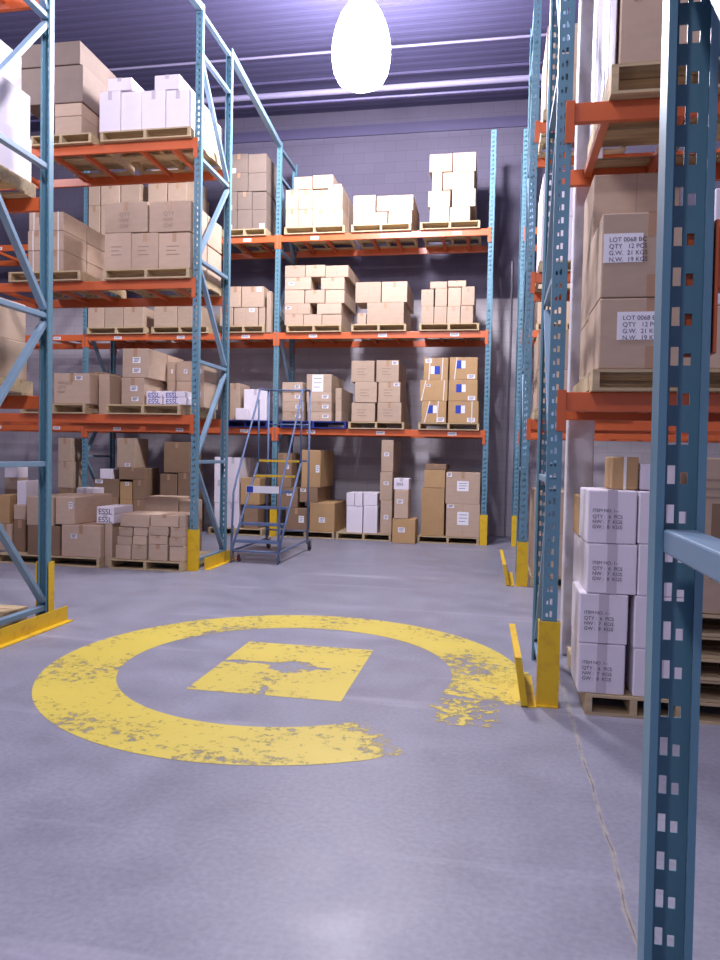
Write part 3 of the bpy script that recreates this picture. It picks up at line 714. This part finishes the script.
# lower shelf
def rx(px, py): return uy(px, py, YRf).x
pallet(.545, 1.55, YRf-.02, YRf+1.12, Z1R, uniq('wooden pallet under the labelled big boxes, near right rack'), group='pallets on the right rack')
xa = .575; zb = Z1R+PH
za = rectXZ((590, 298, 650, 377), YRf)[3]; zc = rectXZ((590, 213, 650, 297), YRf)[3]
def wallbox(x0, x1, z0, z1, lb, dc, m='tan', d=.55, y=YRf): return carton(x0, x1, y, y+d, z0, z1, m, lb, 'big boxes on the right rack lower shelf', dc, tapeit=False)
bx1 = wallbox(xa, 1.16, zb+.0015, za, 'big tan box with paper label, lower one, near right rack shelf', [])
bx2 = wallbox(xa, 1.15, za+.003, zc, 'big tan box with paper label, upper one, near right rack shelf', [])
for bx, r, zb_, zt_b in ((bx1, (617, 312, 657, 340), zb, za), (bx2, (603.5, 234, 643, 263), za, zc)):
    a0, a1, c0, c1 = rectXZ(r, YRf); ox = bx.location.x; hb = zt_b-zb_
    for c_ in list(bx.children): bpy.data.objects.remove(c_)
    bm = nb(); box(bm, -.036, .036, -.0012, .001, hb-.14, hb-.004); box(bm, -.036, .036, -.0012, .54, hb-.006, hb-.0025); build('packing_tape', bm, 'tape', bx)
    bm = nb(); box(bm, -.036, .036, -.0012, .001, .004, .13); build('packing_tape', bm, 'tape', bx)
    bm = nb(); box(bm, a0-ox, a1-ox, -.0026, -.0014, c0-zb_, c1-zb_); q = build('paper_label', bm, 'paper', bx)
    text('printed_marking', 'LOT 0068 BC\nQTY   12 PCS\nG.W.  21 KGS\nN.W.  19 KGS', .036, 'ink', q, (a0-ox+.03, -.0030, c1-zb_-.018))
wallbox(xa+.01, 1.12, zb+.0015, za-.01, 'big tan box behind the lower labelled one, near right rack', [], y=YRf+.57, d=.52)
wallbox(xa+.01, 1.12, za-.007, 3.36, 'tall tan box behind the upper labelled one, near right rack', [], y=YRf+.57, d=.52)
wallbox(1.175, 1.70, zb+.0015, za-.05, 'big tan box right of the foreground upright, right rack lower shelf', [])
wallbox(1.18, 1.70, za-.047, zc+.12, 'pale wrapped box right of the foreground upright, right rack lower shelf', [], m='white')
pallet(1.57, 2.7, YRf-.02, YRf+1.12, Z1R, uniq('wooden pallet farthest right on the right rack lower shelf'), group='pallets on the right rack')
wallbox(1.75, 2.6, zb+.0015, za+.2, 'wide tan box farthest right on the right rack lower shelf', [])
# middle shelf: shrink-wrapped pallet load on stacked pallets
pallet(.60, 1.70, YRf-.0, YRf+1.14, Z2R, uniq('wooden pallet under the wrapped load, right rack middle shelf'), group='pallets on the right rack', h=.17)
zz = Z2R+.171
carton(.64, 1.18, YRf+.02, YRf+.56, zz, zz+.62, 'tan', 'tall wrapped tan box, front left on right rack middle shelf', 'wrapped boxes on the right rack middle shelf', [('text', .12, .8, .05, 'THIS\nSIDE\nUP', 'inklight')], tapeit=True)
carton(1.19, 1.70, YRf+.02, YRf+.56, zz, zz+.62, 'tan', 'tall wrapped tan box, front right on right rack middle shelf', 'wrapped boxes on the right rack middle shelf', [], tapeit=True)
carton(.645, 1.18, YRf+.575, YRf+1.12, zz, zz+.62, 'tan', 'tall wrapped tan box, rear left on right rack middle shelf', 'wrapped boxes on the right rack middle shelf', [], tapeit=True)
carton(.65, 1.2, YRf+.03, YRf+1.1, zz+.623, zz+1.1, 'tan', 'upper tan box above the wrapped ones, right rack middle shelf', 'wrapped boxes on the right rack middle shelf', [], tapeit=True)
# clear wrap hangs as pleated sheet along the aisle side of the load
bm = nb(); pts = []; n = 40
for i in range(n+1):
    y = YRf+.03+1.07*i/n; pts.append((.615+.012*math.sin(i*1.1), y))
A = [bm.verts.new((p[0], p[1], zz+.004)) for p in pts]; Bv = [bm.verts.new((p[0]+.004*math.cos(i*.5), p[1], zz+1.08)) for i, p in enumerate(pts)]
for i in range(n): bm.faces.new((A[i], A[i+1], Bv[i+1], Bv[i]))
o = build('stretch_wrap', bm, 'wrap'); so = o.modifiers.new('t', 'SOLIDIFY'); so.thickness = .003; tag(o, 'pleated pale plastic wrap down the side of the wrapped load, right rack', 'plastic wrap')
# white cartons on the floor pallet
pallet(.56, 1.105, YRf-.02, YRf+1.1, 0, uniq('worn wooden pallet under the white printed cartons on the floor'), group='pallets on the right rack')
def wc(px, m, lb, ttl=True, y=YRf, d=.42, z0=None):
    x0, x1, a, c = rectXZ(px, y)
    if z0 is not None: a = z0+.0015
    o = carton(x0, x1, y, y+d, a, c, m, lb, 'white printed cartons, right rack floor', [], tapeit=False)
    for c_ in list(o.children): bpy.data.objects.remove(c_)
    w_, h = x1-x0, c-a
    bm = nb(); box(bm, -.028, .028, -.0012, .001, .004, h+.0005); box(bm, -.028, .028, -.0012, d, h-.001, h+.0008); build('packing_tape', bm, 'tapewhite', o)
    if ttl:
        text('printed_marking', 'ITEM NO. 1--', .026, 'ink', o, (-.11, -.0016, h*.66))
        text('printed_marking', 'QTY :  6  PCS\nNW :  7  KGS\nGW :  8  KGS', .029, 'ink', o, (-.11, -.0016, h*.55))
    return c
z = PH
z = wc((578, 644, 625, 697), 'white', 'white printed carton, bottom of the left column beside the foreground upright', z0=z); za_ = z
z = wc((579, 594, 628, 643), 'white', 'white printed carton, second up in the left column beside the upright', z0=z)
zq1 = z
z = wc((587, 544, 637, 594), 'white', 'white printed carton, third up beside the foreground upright', z0=zq1)
z = wc((587.5, 490.5, 637, 543), 'white', 'white printed carton, topmost of the column beside the foreground upright', z0=z); ztop = z
z = PH
for i, (r, lb) in enumerate((((633, 650, 684, 703), 'bottom'), ((634, 597, 684, 650), 'second up'), ((638, 545, 686, 596), 'third up'), ((638.5, 492, 686, 545), 'topmost'))):
    z = wc(r, 'white', 'white carton half hidden by the foreground upright, %s' % lb, ttl=False, z0=z)
z = wc((578, 590, 640, 660), 'white', 'white carton behind the left column, lower, right rack floor', ttl=False, y=YRf+.45, d=.35, z0=PH)
z = wc((579, 538, 632, 590), 'white', 'white carton behind the left column, middle, right rack floor', ttl=False, y=YRf+.45, d=.35, z0=z)
x0, x1, _, c = rectXZ((579, 497, 630, 540), YRf+.45); carton(x0, x1, YRf+.45, YRf+.8, z+.002, c, 'kraft', 'yellowish brown carton behind the topmost white printed carton', 'brown cartons behind the white ones', tapeit=False)
x0, x1, _, c = rectXZ((611, 457, 638, 490), YRf+.12); carton(x0, x1, YRf+.10, YRf+.38, ztop+.003, c, 'kraft', 'yellowish brown carton standing on the topmost white printed carton', 'brown cartons behind the white ones', [('strap', .5, .5)], tapeit=False)
x0, x1, _, c = rectXZ((640, 464, 676, 490), YRf+.1); carton(x0, x1, YRf+.10, YRf+.38, z_ if False else ztop+.004, c, 'white', 'white carton on top, half behind the foreground upright', 'white printed cartons, right rack floor', tapeit=False)
# pallet stack with the large box, right of the foreground upright
z = 0
xs0 = 1.115
for i in range(5):
    pallet(xs0+.010*((i*7) % 3), xs0+1.02, YRf-.02+.01*(i % 2), YRf+1.1, z, uniq('wooden pallet in the stack right of the foreground upright, %s' % ['lowest', 'second', 'third', 'fourth', 'top'][i]), group='stacked pallets right of the upright'); z += PH+.002
x0 = 1.60
zt_ = uy(710, 458, YRf).z
lo = carton(1.145, 2.0, YRf+.0, YRf+.9, z+.001, zt_, 'tan', 'large tan carton with cut opening on the pallet stack, right edge', 'large cartons at the right edge', [('lines', .05, .86, .16, 3)], tapeit=False)
bm = nb(); box(bm, -.35, .05, -.002, -.0005, .20, zt_-z-.26); build('cut_opening_shade', bm, 'brown', lo)  # flat brown sheet, the shade inside the hole put in as colour

# ---- farther right racks, seen through the gap
def thinload(x0, x1, Y, zshelf, hs, where, m='tan'):
    pallet(x0, x1, Y, Y+1.1, zshelf, uniq('wooden pallet, '+where), group='pallets on the far right racks'); z = zshelf+PH
    for i, h in enumerate(hs):
        carton(x0+.02, x1-.02, Y+.03, Y+1.05, z+.0015, z+h, m, '%s, %s' % (LOOK[m], (rowname(i, len(hs))+' '+where).strip()), 'cartons on the far right racks', tapeit=False); z += h
thinload(.44, 1.5, YR2-.05, Z1, (.45, .45), 'second right rack lower shelf')
thinload(.44, 1.5, YR2-.05, Z2, (.5, .5), 'second right rack middle shelf', 'white')
thinload(.44, 1.5, YR2-.05, Z3, (.5, .45), 'second right rack top shelf')
thinload(.44, 1.5, YR2-.05, 0, (.5, .5), 'second right rack floor')
thinload(.62, 1.6, YR3-.02, Z2, (.5, .5), 'last right rack middle shelf')

# ------------------------------------------------------------------ rolling ladder
LX0, LX1, LY0, LYT, LY1 = -3.50, -2.84, 9.50, 10.62, 11.05
rt = tag(empty('rolling_ladder', (0, 0, 0)), 'blue steel rolling warehouse ladder with handrails beside the left rack', 'ladder')
def lt(name, paths, r, m='ladder', parent=rt):
    bm = nb()
    for p in paths: tube(bm, p, r, 8)
    return build(name, bm, m, parent, smooth=True)
zs_top = 1.40; NSTEP = 6
def stepY(i): return LY0+.06+(LYT-LY0-.1)*i/(NSTEP-1)
for s, x in (('l', LX0), ('r', LX1)):
    lt('side_stringer', [[(x, LY0+.02, .20), (x, LYT, zs_top)]], .018)
    lt('front_leg', [[(x, LY0-.02, .0), (x, LY0-.02, .30), (x, LY0+.04, .5)]], .016)
    lt('handrail', [[(x, LY0-.02, .30), (x, LY0+.03, .95), (x, LY0+.12, 1.10), (x, LYT-.12, 2.28), (x, LYT-.02, 2.46), (x, LY1, 2.48)]], .016)
    lt('rear_leg', [[(x, LY1, .10), (x, LY1, 2.48)]], .017)
    lt('rail_post', [[(x, LYT-.05, zs_top-.03), (x, LYT-.05, 2.30)]], .014)
    lt('base_rail', [[(x, LY0, .16), (x, LY1, .16)]], .016)
lt('crossbar', [[(LX0, LY1, 2.48), (LX1, LY1, 2.48)]], .015); lt('crossbar', [[(LX0, LY1, 1.95), (LX1, LY1, 1.95)]], .012)
lt('crossbar', [[(LX0, LY1, .30), (LX1, LY1, .30)]], .014); lt('crossbar', [[(LX0, LY0, .16), (LX1, LY0, .16)]], .014)
for i in range(NSTEP):
    z = .30+(zs_top-.30)*i/(NSTEP-1); y = stepY(i); d = .17 if i < NSTEP-1 else .46
    bm = nb(); box(bm, LX0+.02, LX1-.02, y-.02, y-.02+d, z-.028, z)
    for k in range(int(d/.03)):
        for q in range(16): xx = LX0+.04+q*.036; box(bm, xx, xx+.014, y-.01+k*.03, y+.002+k*.03, z, z+.004)
    st = build('step' if i < NSTEP-1 else 'platform', bm, 'ladder', rt)
    bm = nb(); box(bm, LX0+.02, LX1-.02, y-.024, y-.0205, z-.03, z+.002); e_ = build('step_nosing', bm, 'yellow' if i >= NSTEP-2 else 'ladder', st)
bm = nb(); box(bm, LX0+.02, LX1-.16, LY0+.50, LY0+.505, .93, 1.03); sg = build('instruction_plate', bm, 'paper', rt)
bm = nb(); box(bm, LX0+.025, LX0+.12, LY0+.497, LY0+.4995, .935, 1.025); build('plate_emblem', bm, 'blueink', sg)
for x, y, m_, r in ((LX0+.07, LY0+.10, 'casterred', .05), (LX1-.03, LY0+.10, 'rubber', .05), (LX0, LY1, 'rubber', .075), (LX1, LY1, 'rubber', .075)):
    c_ = empty('caster'); c_.parent = rt; c_.location = (x+(.035 if x > LX0-.01 and r > .06 else 0), y, r)
    bm = nb(); lathe(bm, [(r*.45, -.016), (r*.9, -.016), (r, -.008), (r, .008), (r*.9, .016), (r*.45, .016)], 20, Matrix.Rotation(math.pi/2, 4, 'Y')); build('wheel', bm, m_, c_, smooth=False)
    bm = nb(); box(bm, -.026, -.020, -.02, .02, -.01, r+.02); box(bm, .020, .026, -.02, .02, -.01, r+.02); box(bm, -.026, .026, -.02, .02, r+.02, r+.026)
    tube(bm, [(-.027, 0, 0), (.027, 0, 0)], .007, 8); build('fork', bm, 'steel', c_)

# ------------------------------------------------------------------ high bay lamp
lp = tag(empty('high_bay_lamp', LAMP), 'blazing white high bay lamp hanging from the dark ceiling', 'ceiling lamp')
bm = nb(); lathe(bm, [(.02, -.30), (.20, -.295), (.30, -.24), (.36, -.12), (.39, .05), (.385, .25), (.34, .45), (.27, .62), (.19, .75), (.12, .82)], 40, caps=True); build('refractor_bowl', bm, 'lit', lp, smooth=True)  # bowl made oversize so its glowing shape takes in the lamp's glare
bm = nb(); lathe(bm, [(.12, .822), (.14, .84), (.14, 1.08), (.11, 1.12), (.03, 1.14)], 28); build('ballast_housing', bm, 'housing', lp)
bm = nb(); tube(bm, [(0, 0, 1.14), (0, 0, ZC-LAMP.z)], .012, 8); build('hanging_rod', bm, 'steel', lp)
